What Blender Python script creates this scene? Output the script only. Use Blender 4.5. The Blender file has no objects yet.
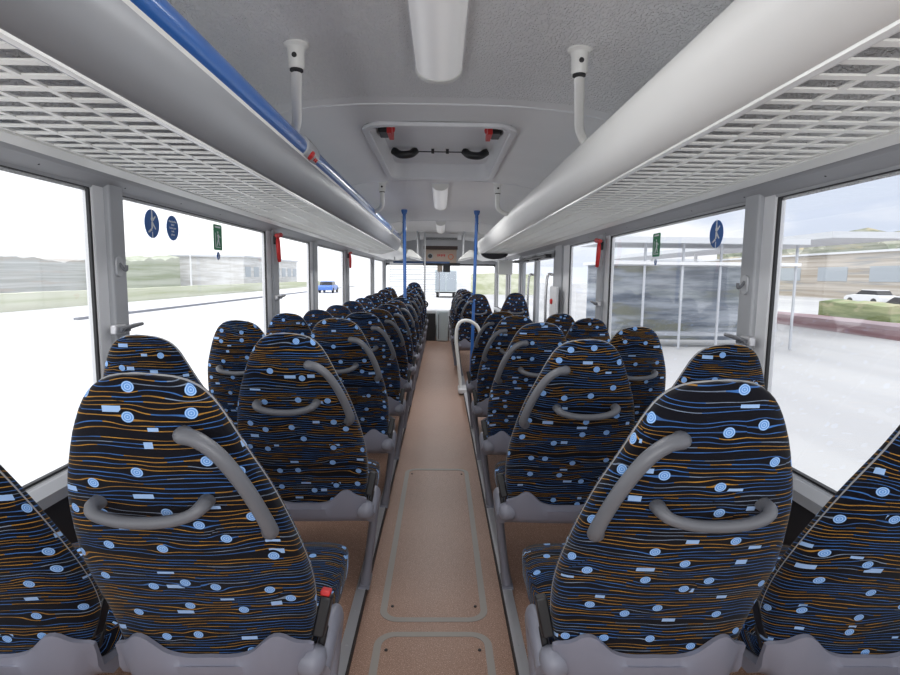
import bpy, bmesh, math, random
from mathutils import Vector, Matrix
random.seed(7)
PI = math.pi
col = bpy.context.scene.collection
sc = bpy.context.scene

# ------------------------------------------------------------------ node helpers
class X:
    """a socket with arithmetic"""
    def __init__(s, nt, sock): s.nt, s.s = nt, sock
    def _m(s, op, *a):
        n = s.nt.nodes.new('ShaderNodeMath'); n.operation = op
        for i, v in enumerate((s,) + a):
            if isinstance(v, X): s.nt.links.new(v.s, n.inputs[i])
            else: n.inputs[i].default_value = v
        return X(s.nt, n.outputs[0])
    def __add__(s, o): return s._m('ADD', o)
    def __sub__(s, o): return s._m('SUBTRACT', o)
    def __mul__(s, o): return s._m('MULTIPLY', o)
    def __truediv__(s, o): return s._m('DIVIDE', o)
    def lt(s, o): return s._m('LESS_THAN', o)
    def gt(s, o): return s._m('GREATER_THAN', o)
    def abs(s): return s._m('ABSOLUTE')
    def floor(s): return s._m('FLOOR')
    def frac(s): return s._m('FRACT')
    def exp(s): return s._m('EXPONENT')
    def sqrt(s): return s._m('SQRT')
    def mx(s, o): return s._m('MAXIMUM', o)
    def mn(s, o): return s._m('MINIMUM', o)
    def sin(s): return s._m('SINE')

def lnk(nt, v, inp):
    if isinstance(v, X): nt.links.new(v.s, inp)
    else: inp.default_value = v
def comb(nt, x, y, z=0.0):
    n = nt.nodes.new('ShaderNodeCombineXYZ')
    for i, v in enumerate((x, y, z)): lnk(nt, v, n.inputs[i])
    return X(nt, n.outputs[0])
def sep(nt, v):
    n = nt.nodes.new('ShaderNodeSeparateXYZ'); lnk(nt, v, n.inputs[0])
    return [X(nt, o) for o in n.outputs]
def noise(nt, vec, scale=5.0, detail=2.0, rough=.5):
    n = nt.nodes.new('ShaderNodeTexNoise'); n.inputs['Scale'].default_value = scale
    n.inputs['Detail'].default_value = detail; n.inputs['Roughness'].default_value = rough
    if vec is not None: lnk(nt, vec, n.inputs['Vector'])
    return X(nt, n.outputs['Fac'])
def mixc(nt, f, a, b):
    n = nt.nodes.new('ShaderNodeMix'); n.data_type = 'RGBA'
    lnk(nt, f, n.inputs[0])
    for v, k in ((a, 6), (b, 7)):
        if isinstance(v, X): nt.links.new(v.s, n.inputs[k])
        else: n.inputs[k].default_value = (*v, 1) if len(v) == 3 else v
    return X(nt, n.outputs[2])
def objc(nt, which='Object'):
    n = nt.nodes.new('ShaderNodeTexCoord'); return X(nt, n.outputs[which])
def smooth(nt, x, a, b):
    n = nt.nodes.new('ShaderNodeMapRange'); n.interpolation_type = 'SMOOTHSTEP'
    lnk(nt, x, n.inputs[0]); n.inputs[1].default_value = a; n.inputs[2].default_value = b
    return X(nt, n.outputs[0])

def mat(name, color=(.5,.5,.5), rough=.5, metal=0.0, bump=None, var=0.0, spec=.5, trans=0, coat=0):
    """plain surface with procedural variation / bump"""
    m = bpy.data.materials.new(name); m.use_nodes = True
    nt = m.node_tree; b = nt.nodes['Principled BSDF']
    b.inputs['Roughness'].default_value = rough; b.inputs['Metallic'].default_value = metal
    b.inputs['Specular IOR Level'].default_value = spec
    b.inputs['Coat Weight'].default_value = coat
    oc = objc(nt)
    if callable(color):
        nt.links.new(color(nt, oc).s, b.inputs['Base Color'])
    else:
        n = noise(nt, oc, 6.0, 3.0)
        v = var if var else .04
        a = tuple(max(0, c*(1-v)) for c in color); c2 = tuple(min(1, c*(1+v)) for c in color)
        nt.links.new(mixc(nt, n, a, c2).s, b.inputs['Base Color'])
    if bump:
        sc_, st, dist = bump
        bn = nt.nodes.new('ShaderNodeBump'); bn.inputs['Strength'].default_value = st; bn.inputs['Distance'].default_value = dist
        nt.links.new(noise(nt, oc, sc_, 2.0).s, bn.inputs['Height']); nt.links.new(bn.outputs[0], b.inputs['Normal'])
    return m

def fabric(name='moquette', tint=1.0):
    m = bpy.data.materials.new(name); m.use_nodes = True
    nt = m.node_tree; b = nt.nodes['Principled BSDF']
    uvn = nt.nodes.new('ShaderNodeUVMap'); uvn.uv_map = 'UVMap'
    u0, v0, _ = sep(nt, X(nt, uvn.outputs[0]))
    oi = nt.nodes.new('ShaderNodeObjectInfo'); rnd = X(nt, oi.outputs['Random'])
    u = u0 + rnd*7.31 + 3.0; v = v0 + rnd*3.77 + 2.0
    # dots
    vo = nt.nodes.new('ShaderNodeTexVoronoi'); vo.voronoi_dimensions = '2D'; vo.inputs['Scale'].default_value = 11.0; vo.inputs['Randomness'].default_value = .72
    lnk(nt, comb(nt, u, v), vo.inputs['Vector'])
    pu, pv, _ = sep(nt, X(nt, vo.outputs['Position']))
    du = u - pu; dv = v - pv
    d = (du*du + dv*dv).sqrt()
    w = ((du*du*.5 + dv*dv)/(-.016*.016)).exp()
    wav = (noise(nt, comb(nt, u*4.5, v*9.0), 1.0, 1.0) - .5)*.05 + (noise(nt, comb(nt, u*16.0, v*60.0), 1.0, 0.0) - .5)*.004
    ph = (v - dv*w*.75 + wav)/.0092
    ph2 = ph
    i = ph2.floor()
    f = (ph2.frac() - .5).abs()
    hsh = ((i*12.9898).sin()*43758.5453).frac()
    hs2 = ((i*7.233).sin()*24634.6345).frac()
    line = f.lt(hs2*.03 + .072)*(hs2.gt(.05))
    seg = noise(nt, comb(nt, u*9.0 + hsh*30.0, i*3.7), 1.0, 0.0)
    orange = (seg + (hsh-.5)*.34).gt(.545)
    bright = (noise(nt, comb(nt, u*30.0, i*5.1), 1.0, 0.0))*1.1 + .15
    lc = mixc(nt, orange, (.06*tint, .19*tint, .52*tint), (.50*tint, .25*tint, .04*tint))
    pale = noise(nt, comb(nt, u*7.0 + 13.0, i*9.7), 1.0, 0.0).gt(.66)
    lc = mixc(nt, pale, lc, (.25, .32, .44))
    lcb = mixc(nt, bright.mn(1.0), (.02, .02, .03), lc)
    base = mixc(nt, line, (.0045, .0048, .0085), lcb)
    # discs
    ringp = (d/.0040).frac()
    dc = mixc(nt, ringp.lt(.34), (.14, .33, .72), (.42, .62, .90))
    base = mixc(nt, d.lt(.0100), base, dc)
    # little bars
    vr = nt.nodes.new('ShaderNodeTexVoronoi'); vr.voronoi_dimensions = '2D'; vr.inputs['Scale'].default_value = 1.0; vr.inputs['Randomness'].default_value = .8
    lnk(nt, comb(nt, u*8.5 + 4.3, v*12.5 + 1.7), vr.inputs['Vector'])
    ru, rv, _ = sep(nt, X(nt, vr.outputs['Position']))
    cr, cg, cb = sep(nt, X(nt, vr.outputs['Color']))
    bu = (u*8.5 + 4.3 - ru).abs()/8.5; bv = (v*12.5 + 1.7 - rv).abs()/12.5
    bar = bu.lt(cr*.011 + .007)*bv.lt(cg*.0035 + .0028)*d.gt(.016)*cb.lt(.7)
    base = mixc(nt, bar, base, (.34, .52, .82))
    nt.links.new(base.s, b.inputs['Base Color'])
    b.inputs['Roughness'].default_value = .85
    b.inputs['Specular IOR Level'].default_value = .15
    b.inputs['Sheen Weight'].default_value = .12
    b.inputs['Sheen Roughness'].default_value = .4
    bn = nt.nodes.new('ShaderNodeBump'); bn.inputs['Strength'].default_value = .25; bn.inputs['Distance'].default_value = .001
    nt.links.new(noise(nt, comb(nt, u*700.0, v*700.0), 1.0, 1.0).s, bn.inputs['Height'])
    nt.links.new(bn.outputs[0], b.inputs['Normal'])
    return m

def glass_mat(name='window_glass', tint=(.97,.975,.98)):
    m = bpy.data.materials.new(name); m.use_nodes = True
    nt = m.node_tree; nt.nodes.clear()
    o = nt.nodes.new('ShaderNodeOutputMaterial'); mx = nt.nodes.new('ShaderNodeMixShader')
    t = nt.nodes.new('ShaderNodeBsdfTransparent'); t.inputs[0].default_value = (*tint, 1)
    g = nt.nodes.new('ShaderNodeBsdfGlossy'); g.inputs['Roughness'].default_value = .03
    fr = nt.nodes.new('ShaderNodeFresnel'); fr.inputs[0].default_value = 1.45
    nt.links.new((X(nt, fr.outputs[0])*.12).s, mx.inputs[0]); nt.links.new(t.outputs[0], mx.inputs[1]); nt.links.new(g.outputs[0], mx.inputs[2])
    nt.links.new(mx.outputs[0], o.inputs[0])
    return m

def streak(c1, c2, c3=None, sy=.05, sz=3.0, sx=.3):
    def f(nt, oc):
        x, y, z = sep(nt, oc)
        n = noise(nt, comb(nt, x*sx, y*sy, z*sz), 1.0, 4.0, .6)
        c = mixc(nt, smooth(nt, n, .35, .65), c1, c2)
        if c3:
            n2 = noise(nt, comb(nt, x*sx + 9.0, y*sy*2.2, z*sz*.6), 1.0, 3.0, .6)
            c = mixc(nt, smooth(nt, n2, .5, .66), c, c3)
        return c
    return f

M = {}
M['fabric'] = fabric()
M['plastic'] = mat('grey_plastic', (.225,.23,.275), .42, bump=(900, .08, .0004))
M['cradle'] = mat('light_grey_plastic', (.225,.23,.285), .45, bump=(900, .08, .0004))
M['grip'] = mat('dark_grip', (.135,.14,.155), .42, bump=(700, .2, .0005))
M['black'] = mat('black_plastic', (.012,.012,.014), .4)
M['blackrub'] = mat('black_rubber', (.02,.02,.022), .6)
M['panel_dark'] = mat('charcoal_panel', (.03,.03,.034), .6)
M['red'] = mat('red_plastic', (.62,.03,.03), .4)
M['white'] = mat('white_plastic', (.76,.76,.73), .38, var=.02)
M['whitepaint'] = mat('white_painted_metal', (.80,.80,.77), .3)
M['fascia_left'] = mat('grey_fascia', (.34,.35,.37), .42, metal=.25)  # darker and greyer than the right rack front
M['fascia_right'] = mat('pale_fascia', (.74,.735,.71), .45, var=.02)
M['grille'] = mat('grille_white', (.88,.88,.83), .45)
M['trim'] = mat('grey_trim', (.50,.51,.53), .45, metal=.2)
M['header'] = mat('header_trim', (.37,.375,.39), .5)
M['trim_light'] = mat('light_trim', (.74,.745,.76), .4)
M['pillar'] = mat('pillar_grey', (.42,.43,.45), .5, var=.08)
M['alu'] = mat('aluminium', (.60,.60,.62), .4, metal=.5)
M['darkstep'] = mat('dark_edge', (.03,.028,.03), .6)
M['blue'] = mat('blue_tube', (.03,.135,.44), .28, coat=.4)
M['bluesign'] = mat('blue_sign', (.03,.13,.42), .5)
M['greensign'] = mat('green_sign', (.02,.24,.10), .5)
M['signwhite'] = mat('sign_white', (.85,.88,.9), .5)
M['steel'] = mat('steel', (.55,.55,.56), .25, metal=1)
M['glass'] = glass_mat()
M['darkglass'] = mat('dark_screen', (.02,.02,.025), .15)

def ceiling_col(nt, oc):
    return mixc(nt, noise(nt, oc, 3.0, 3.0), (.74,.74,.745), (.80,.80,.80))
M['ceiling'] = mat('ceiling_lining', ceiling_col, .55)
def _cb():   # leather-like embossing in the rear part of the bus, smooth sheet forward of the joint
    m = M['ceiling']; nt = m.node_tree; b = nt.nodes['Principled BSDF']
    oc = objc(nt)
    x, y, z = sep(nt, oc)
    n = noise(nt, comb(nt, x*1.0, y*.55, z), 110.0, 1.5)
    fac = y.lt(2.52)
    bn = nt.nodes.new('ShaderNodeBump'); bn.inputs['Distance'].default_value = .006
    lnk(nt, fac*.85 + .02, bn.inputs['Strength']); nt.links.new(smooth(nt, n, .46, .56).s, bn.inputs['Height'])
    nt.links.new(bn.outputs[0], b.inputs['Normal'])
_cb()
def floor_col(nt, oc):
    n1 = noise(nt, oc, 260.0, 1.0); n2 = noise(nt, oc, 2.2, 3.0)
    c = mixc(nt, n2, (.34,.20,.145), (.42,.26,.19))
    c = mixc(nt, smooth(nt, n1, .58, .66), c, (.66,.46,.36))
    n3 = noise(nt, oc, 330.0, 1.0)
    return mixc(nt, smooth(nt, n3, .62, .68), c, (.07,.03,.02))
M['floor'] = mat('speckled_brown_floor', floor_col, .42, spec=.4)
M['inlay'] = mat('grey_inlay', (.36,.33,.30), .5)

def diffuser_mat():
    m = mat('light_diffuser', (.80,.80,.80), .35)
    nt = m.node_tree; b = nt.nodes['Principled BSDF']
    x, y, z = sep(nt, objc(nt))
    s = (x*95.0).sin()*.5 + .5
    nt.links.new(mixc(nt, s, (.72,.72,.73), (.84,.84,.84)).s, b.inputs['Base Color'])
    b.inputs['Emission Color'].default_value = (1,.99,.97,1); b.inputs['Emission Strength'].default_value = .12  # faint glow added, though these fixtures are switched off
    return m
M['diffuser'] = diffuser_mat()

# ------------------------------------------------------------------ mesh helpers
def tag(o, label=None, cat=None, group=None, kind=None):
    if label: o['label'] = label
    if cat: o['category'] = cat
    if group: o['group'] = group
    if kind: o['kind'] = kind
    return o
def empty(name, loc=(0,0,0), label=None, cat=None, group=None, kind=None):
    o = bpy.data.objects.new(name, None); col.objects.link(o); o.location = loc; o.empty_display_size = .05
    return tag(o, label, cat, group, kind)
def obj(name, bm, m, parent=None, smooth_=True, bevel=0, kind=None):
    me = bpy.data.meshes.new(name)
    bmesh.ops.recalc_face_normals(bm, faces=bm.faces[:])
    if smooth_:
        for f in bm.faces: f.smooth = True
    bm.to_mesh(me); bm.free()
    if isinstance(m, (list, tuple)):
        for k in m: me.materials.append(k)
    else: me.materials.append(m)
    o = bpy.data.objects.new(name, me); col.objects.link(o)
    if parent: o.parent = parent
    if bevel:
        md = o.modifiers.new('bevel', 'BEVEL'); md.width = bevel; md.segments = 2; md.limit_method = 'ANGLE'; md.angle_limit = .6
    if smooth_:
        try:
            me.set_sharp_from_angle(angle=math.radians(42))
        except Exception: pass
    if kind: o['kind'] = kind
    return o
def box(bm, c, s, rot=None, mi=0):
    r = bmesh.ops.create_cube(bm, size=1)
    mt = Matrix.Translation(c) @ (rot.to_4x4() if rot else Matrix.Identity(4)) @ Matrix.Diagonal((*s, 1))
    bmesh.ops.transform(bm, matrix=mt, verts=r['verts'])
    for v in r['verts']:
        for f in v.link_faces: f.material_index = mi
    return bm
def bx(c, s, rot=None):
    return box(bmesh.new(), c, s, rot)
def tube(bm, pts, rad, seg=12, flat=1.0, up=None, mi=0):
    """tube through pts; rad scalar or list; flat scales the second axis"""
    pts = [Vector(p) for p in pts]; n = len(pts)
    if not isinstance(rad, (list, tuple)): rad = [rad]*n
    rings = []; prev = None
    for i, p in enumerate(pts):
        t = (pts[min(i+1, n-1)] - pts[max(i-1, 0)]).normalized()
        if prev is None:
            a = Vector(up) if up else (Vector((0,0,1)) if abs(t.z) < .9 else Vector((1,0,0)))
        else: a = prev
        a = (a - t*a.dot(t)).normalized(); b = t.cross(a); prev = a
        rings.append([bm.verts.new(p + (a*math.cos(2*PI*k/seg) + b*math.sin(2*PI*k/seg)*flat)*rad[i]) for k in range(seg)])
    for i in range(n-1):
        for k in range(seg):
            f = bm.faces.new((rings[i][k], rings[i][(k+1)%seg], rings[i+1][(k+1)%seg], rings[i+1][k])); f.material_index = mi
    bm.faces.new(rings[0][::-1]).material_index = mi; bm.faces.new(rings[-1]).material_index = mi
    return bm
def spline(pts, n=6):
    """Catmull-Rom resampling"""
    P = [Vector(p) for p in pts]; P = [P[0]*2-P[1]] + P + [P[-1]*2-P[-2]]; out = []
    for i in range(1, len(P)-2):
        for k in range(n):
            t = k/n; a, b, c, d = P[i-1:i+3]
            out.append(.5*((2*b) + (c-a)*t + (2*a-5*b+4*c-d)*t*t + (3*b-a-3*c+d)*t**3))
    out.append(P[-2]); return out
def lerp_tab(tab, x):
    if x <= tab[0][0]: return tab[0][1]
    for (a, va), (b, vb) in zip(tab, tab[1:]):
        if x <= b:
            t = (x-a)/(b-a); return va + (vb-va)*t
    return tab[-1][1]
def sm_tab(tab, x):
    # smooth interpolation (cubic hermite with finite differences)
    n = len(tab)
    if x <= tab[0][0]: return tab[0][1]
    if x >= tab[-1][0]: return tab[-1][1]
    for i in range(n-1):
        x0, y0 = tab[i]; x1, y1 = tab[i+1]
        if x <= x1:
            def sl(j):
                if j == 0: return (tab[1][1]-tab[0][1])/(tab[1][0]-tab[0][0])
                if j == n-1: return (tab[-1][1]-tab[-2][1])/(tab[-1][0]-tab[-2][0])
                return (tab[j+1][1]-tab[j-1][1])/(tab[j+1][0]-tab[j-1][0])
            h = x1-x0; t = (x-x0)/h; m0 = sl(i)*h; m1 = sl(i+1)*h
            return (2*t**3-3*t*t+1)*y0 + (t**3-2*t*t+t)*m0 + (-2*t**3+3*t*t)*y1 + (t**3-t*t)*m1
def extrude_profile(bm, prof, y0, y1, closed=True, mi=0, caps=True):
    """prof: list of (x,z); swept along y"""
    a = [bm.verts.new((p[0], y0, p[1])) for p in prof]; b = [bm.verts.new((p[0], y1, p[1])) for p in prof]
    n = len(prof)
    for i in range(n if closed else n-1):
        j = (i+1) % n
        bm.faces.new((a[i], a[j], b[j], b[i])).material_index = mi
    if closed and caps:
        bm.faces.new(a[::-1]).material_index = mi; bm.faces.new(b).material_index = mi
    return bm
def prism(pts, axis_a, axis_b, org, nrm, th, bm=None, mi=0):
    """flat polygon in the plane (axis_a, axis_b) at org, thickness th along nrm"""
    bm = bm or bmesh.new(); A, B, O, N = map(Vector, (axis_a, axis_b, org, nrm))
    f0 = [bm.verts.new(O + A*p[0] + B*p[1]) for p in pts]; f1 = [bm.verts.new(O + A*p[0] + B*p[1] + N*th) for p in pts]
    n = len(pts)
    bm.faces.new(f0).material_index = mi; bm.faces.new(f1[::-1]).material_index = mi
    for i in range(n): bm.faces.new((f0[i], f0[(i+1)%n], f1[(i+1)%n], f1[i])).material_index = mi
    return bm
def rrect(w, h, r, n=6):
    out = []
    for cx, cy, a0 in ((w/2-r, h/2-r, 0), (-w/2+r, h/2-r, 90), (-w/2+r, -h/2+r, 180), (w/2-r, -h/2+r, 270)):
        for k in range(n+1):
            a = math.radians(a0 + 90*k/n); out.append((cx + r*math.cos(a), cy + r*math.sin(a)))
    return out
def ring_frame(bm, outer, inner, z0, z1, place, mi=0):
    """frame between two equal-count outlines, place(u,v,w)->point"""
    n = len(outer)
    L = [[bm.verts.new(place(p[0], p[1], z)) for p in o] for o, z in ((outer, z0), (inner, z0), (inner, z1), (outer, z1))]
    for i in range(n):
        j = (i+1) % n
        for a in range(4):
            b = (a+1) % 4
            bm.faces.new((L[a][i], L[a][j], L[b][j], L[b][i])).material_index = mi
    return bm
def lathe(bm, prof, org, axis=(0,0,1), seg=20, mi=0):
    A = Vector(axis).normalized(); s = Vector((1,0,0)) if abs(A.x) < .9 else Vector((0,1,0))
    s = (s - A*s.dot(A)).normalized(); t = A.cross(s); O = Vector(org); rings = []
    for r, h in prof:
        rings.append([bm.verts.new(O + A*h + (s*math.cos(2*PI*k/seg) + t*math.sin(2*PI*k/seg))*max(r, 1e-4)) for k in range(seg)])
    for a, b in zip(rings, rings[1:]):
        for k in range(seg): bm.faces.new((a[k], a[(k+1)%seg], b[(k+1)%seg], b[k])).material_index = mi
    bm.faces.new(rings[0][::-1]).material_index = mi; bm.faces.new(rings[-1]).material_index = mi
    return bm

# ------------------------------------------------------------------ seat
WTAB = [(0,.186),(.06,.202),(.15,.213),(.3,.219),(.42,.214),(.55,.199),(.68,.177),(.80,.145),(.88,.122),(.94,.099),(.975,.074),(.993,.045),(1.0,.020)]
REAR = [(0,.275),(.2,.232),(.5,.130),(.8,.045),(1.0,.018)]
TTAB = [(0,.085),(.12,.12),(.4,.125),(.7,.105),(.88,.09),(.96,.075),(.99,.05),(1.0,.02)]
ZB, ZT = .475, 1.165
def rear_pt(x, z, off=0.0):
    """a point on (or off behind) the rear face of the backrest"""
    v = (z-ZB)/(ZT-ZB); w = sm_tab(WTAB, max(0, min(1, v)))
    y = sm_tab(REAR, v); t = sm_tab(TTAB, v)
    q = min(.999, abs(x)/w)
    n = 2.9
    y = y + t/2 - t/2*(1 - q**n)**(1/n)
    return Vector((x, y-off, z))
def back_mesh():
    bm = bmesh.new(); uvl = bm.loops.layers.uv.new('UVMap')
    NV, NS = 34, 44
    vs = [ (1-math.cos(PI*(.5*k/NV + .0)))*0 + k/NV for k in range(NV+1)]
    vs = sorted(set([0, .02, .05] + [k/26 for k in range(2, 24)] + [.91, .935, .955, .97, .982, .991, .997, 1.0]))
    rings, uvs = [], []
    for v in vs:
        w = sm_tab(WTAB, v); t = sm_tab(TTAB, v); y0 = sm_tab(REAR, v); z = ZB + (ZT-ZB)*v
        e = 2.9; ring = []
        for k in range(NS):
            a = 2*PI*k/NS - PI/2 + 1e-4     # start at rear centre
            c, s = math.cos(a), math.sin(a)
            px = w*math.copysign(abs(c)**(2/e), c); py = t/2*math.copysign(abs(s)**(2/e), s)
            if s > 0: py -= .022*(1-(px/w)**2)*(1 if .15 < v < .9 else .3)      # dished front
            ring.append(Vector((px, y0 + t/2 + py, z)))
        rings.append([bm.verts.new(p) for p in ring])
        # arc length from rear centre both ways
        us = [0.0]*(NS+1); acc = 0
        for k in range(1, NS+1): acc += (ring[k % NS] - ring[k-1]).length; us[k] = acc
        uvs.append((us, acc))
    L = .72
    for i in range(len(vs)-1):
        for k in range(NS):
            k2 = (k+1) % NS
            f = bm.faces.new((rings[i][k], rings[i][k2], rings[i+1][k2], rings[i+1][k]))
            def U(ii, kk):
                us, tot = uvs[ii]; uu = us[kk]
                if k >= NS//2: uu -= tot
                return uu
            vals = ((U(i, k), vs[i]*L), (U(i, k+1), vs[i]*L), (U(i+1, k+1), vs[i+1]*L), (U(i+1, k), vs[i+1]*L))
            for lp, (a, b) in zip(f.loops, vals):
                # lines sweep upward on the side wrap, as on the real cover
                aa = abs(a); b += max(0, aa-.17)*(.30)
                lp[uvl].uv = (a, b)
    for rg, vv in ((rings[0][::-1], 0), (rings[-1], L)):
        f = bm.faces.new(rg)
        for lp in f.loops: lp[uvl].uv = (lp.vert.co.x, vv)
    return bm
def cushion_mesh():
    bm = bmesh.new(); uvl = bm.loops.layers.uv.new('UVMap')
    st = [(.33,.17,.06,.490),(.35,.19,.085,.485),(.45,.208,.11,.474),(.60,.214,.12,.470),(.72,.213,.125,.474),(.775,.206,.115,.472),(.80,.194,.09,.464),(.812,.17,.05,.456)]
    NS = 40; rings = []
    for (y, w, t, zc) in st:
        ring = []
        for k in range(NS):
            a = 2*PI*k/NS; c, s = math.cos(a), math.sin(a); e = 3.4
            px = w*math.copysign(abs(c)**(2/e), c); pz = t/2*math.copysign(abs(s)**(2/e), s)
            if s > 0: pz += .012*(abs(px)/w)**2 - .008
            ring.append(bm.verts.new((px, y, zc-.015+pz)))
        rings.append(ring)
    for i in range(len(rings)-1):
        for k in range(NS):
            f = bm.faces.new((rings[i][k], rings[i][(k+1)%NS], rings[i+1][(k+1)%NS], rings[i+1][k]))
            for lp in f.loops:
                co = lp.vert.co; lp[uvl].uv = (co.x, co.y*1.0 + (.46-co.z if co.z < .49 else 0)*.9)
    for rg in (rings[0][::-1], rings[-1]):
        f = bm.faces.new(rg)
        for lp in f.loops: lp[uvl].uv = (lp.vert.co.x, lp.vert.co.z)
    return bm
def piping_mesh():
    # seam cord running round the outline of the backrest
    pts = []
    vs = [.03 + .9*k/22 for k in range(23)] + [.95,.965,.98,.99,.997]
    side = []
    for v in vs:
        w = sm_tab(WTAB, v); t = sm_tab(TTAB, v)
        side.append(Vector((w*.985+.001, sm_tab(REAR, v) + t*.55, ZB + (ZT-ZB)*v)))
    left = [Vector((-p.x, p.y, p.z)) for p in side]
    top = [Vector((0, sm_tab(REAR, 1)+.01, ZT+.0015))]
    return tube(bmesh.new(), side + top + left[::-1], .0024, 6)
def cradle_mesh():
    TOP = [(0,.520),(.05,.520),(.09,.532),(.115,.556),(.135,.572),(.155,.570),(.175,.550),(.195,.536),(.212,.528)]
    bm = bmesh.new(); NX = 40; rows = []
    for k in range(NX+1):
        x = -.212 + .424*k/NX; ax = abs(x); zt = sm_tab(TOP, ax)
        def P(z, off):
            xx = max(-.205, min(.205, x))
            p = rear_pt(min(.198, abs(xx))*(1 if x >= 0 else -1), max(z, ZB+.01), off); p.z = z; p.x = x
            return p
        r = [P(zt, .004), P(zt-.002, .014), P(zt-.02, .02), P(.50, .024), P(.468, .022), P(.446, .010), Vector((x, .34, .412)), Vector((x, .5, .400)), Vector((x, .5, .410)), Vector((x, .31, .455))]
        # keep side wrap reasonable
        for p in r[:6]: p.y = min(p.y, .40)
        rows.append([bm.verts.new(p) for p in r])
    m = len(rows[0])
    for a, b in zip(rows, rows[1:]):
        for i in range(m-1): bm.faces.new((a[i], b[i], b[i+1], a[i+1]))
        bm.faces.new((a[m-1], b[m-1], b[0], a[0]))
    bm.faces.new([v for v in rows[0]]); bm.faces.new([v for v in rows[-1]][::-1])
    return bm
def bar_handle_mesh(s):
    bm = bmesh.new(); cx = -.010*s
    def P(x, z, off): return rear_pt(cx + x, z, off)
    pts = spline([P(-.093,.932,.0), P(-.093,.930,.022), P(-.080,.921,.036), P(-.045,.912,.041), P(0,.909,.042), P(.045,.913,.041), P(.078,.923,.037), P(.093,.934,.024), P(.093,.936,.0)], 4)
    n = len(pts); rad = []
    for i in range(n):
        t = abs(i/(n-1)-.5)*2; rad.append(.0105 + .0035*max(0, t-.45)/.55)
    return tube(bm, pts, rad, 12, 1.0)
def corner_handle_mesh(s):
    bm = bmesh.new()
    def P(x, z, off): return rear_pt(x*s, z, off)
    def Q(x, y, z): return Vector((x*s, y, z))
    a = P(.070,1.066,.0); b = P(.074,1.068,.018)
    y1 = b.y
    pts = [a, b, Q(.100, y1-.010, 1.065), Q(.130, y1-.010, 1.043), Q(.154, y1+.000, 1.006), Q(.172, y1+.016, .964), Q(.186, y1+.036, .918), Q(.191, y1+.056, .884), Q(.178, y1+.092, .866)]
    pts = spline(pts, 4); n = len(pts); rad = []
    for i in range(n):
        t = i/(n-1); rad.append(.0125 + .0025*max(0, (.32-t)/.32) + .0025*max(0, (t-.75)/.25))
    return tube(bm, pts, rad, 12)
def leg_mesh(s):
    bm = bmesh.new()
    pts = spline([(.222*s,.30,.450),(.226*s,.36,.480),(.226*s,.43,.482),(.222*s,.49,.450),(.212*s,.520,.375),(.198*s,.535,.26),(.182*s,.540,.13),(.168*s,.545,.034)], 4)
    n = len(pts); rad = []
    for i in range(n):
        t = i/(n-1); rad.append(.036 - .008*min(1, t/.5) + (.008*max(0, (t-.85)/.15)))
    tube(bm, pts, rad, 14, .62, up=(1,0,0)) if False else tube(bm, pts, [r*1.0 for r in rad], 14, .62, up=(0,0,1))
    box(bm, (.168*s, .56, .036), (.045, .11, .014))
    return bm
def knuckle_mesh(s):
    bm = bmesh.new()
    lathe(bm, [(.004,-.036),(.024,-.032),(.033,-.014),(.034,.008),(.029,.020),(.016,.027),(.004,.029)], (.208*s,.292,.478), (s,-.25,.05), 18)
    return bm
def buckle_mesh(s):
    bm = bmesh.new()
    R = Matrix.Rotation(math.radians(-14), 3, 'X') @ Matrix.Rotation(math.radians(10*s), 3, 'Y')
    box(bm, (.226*s,.318,.570), (.026,.036,.085), R)
    box(bm, (.224*s,.322,.515), (.016,.012,.05), R)
    return bm
def button_mesh(s):
    R = Matrix.Rotation(math.radians(-14), 3, 'X') @ Matrix.Rotation(math.radians(10*s), 3, 'Y')
    return bx((.231*s,.328,.618), (.022,.028,.012), R)

SEATFAB = M['fabric']
def make_seat(name, s, aisle):
    """s=+1: aisle lies to the seat's +x side"""
    r = empty(name)
    bk = obj('backrest', back_mesh(), SEATFAB, r)
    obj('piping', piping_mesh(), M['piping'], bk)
    obj('seat_cushion', cushion_mesh(), SEATFAB, r)
    obj('seat_shell', cradle_mesh(), M['cradle'], r)
    obj('grab_handle', bar_handle_mesh(s), M['grip'], r)
    if aisle:
        obj('corner_handle', corner_handle_mesh(s), M['grip'], r)
        obj('leg', leg_mesh(s), M['plastic'], r)
        obj('hinge_cap', knuckle_mesh(s), M['plastic'], r)
        b = obj('seatbelt_buckle', buckle_mesh(s), M['black'], r, bevel=.004)
        if s > 0: tag(obj('release_button', button_mesh(s), M['red'], b, bevel=.003), 'red release button')
        # cross beam beneath
        bm = bmesh.new(); tube(bm, [(-.205*s,.50,.405), (.215*s,.50,.405)], .022, 10)
        obj('support_beam', bm, M['panel_dark'], r)
    else:
        bb = buckle_mesh(s); bmesh.ops.translate(bb, verts=bb.verts[:], vec=(-.026*s, 0, 0)); b = obj('seatbelt_buckle', bb, M['black'], r, bevel=.004)
        bm = bmesh.new(); tube(bm, [(-.262*s,.50,.405), (.215*s,.50,.405)], .022, 10); box(bm, (-.265*s,.50,.40), (.02,.12,.09))
        obj('support_beam', bm, M['panel_dark'], r)
    return r
M['piping'] = mat('rim_lit_piping', (.30,.30,.31), .5)  # seam cord; its pale tone puts window rim light into the colour

def copy_tree(o, parent=None):
    c = o.copy(); col.objects.link(c); c.parent = parent
    for ch in list(o.children):
        if ch.name in bpy.data.objects: copy_tree(ch, c)
    return c

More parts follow.
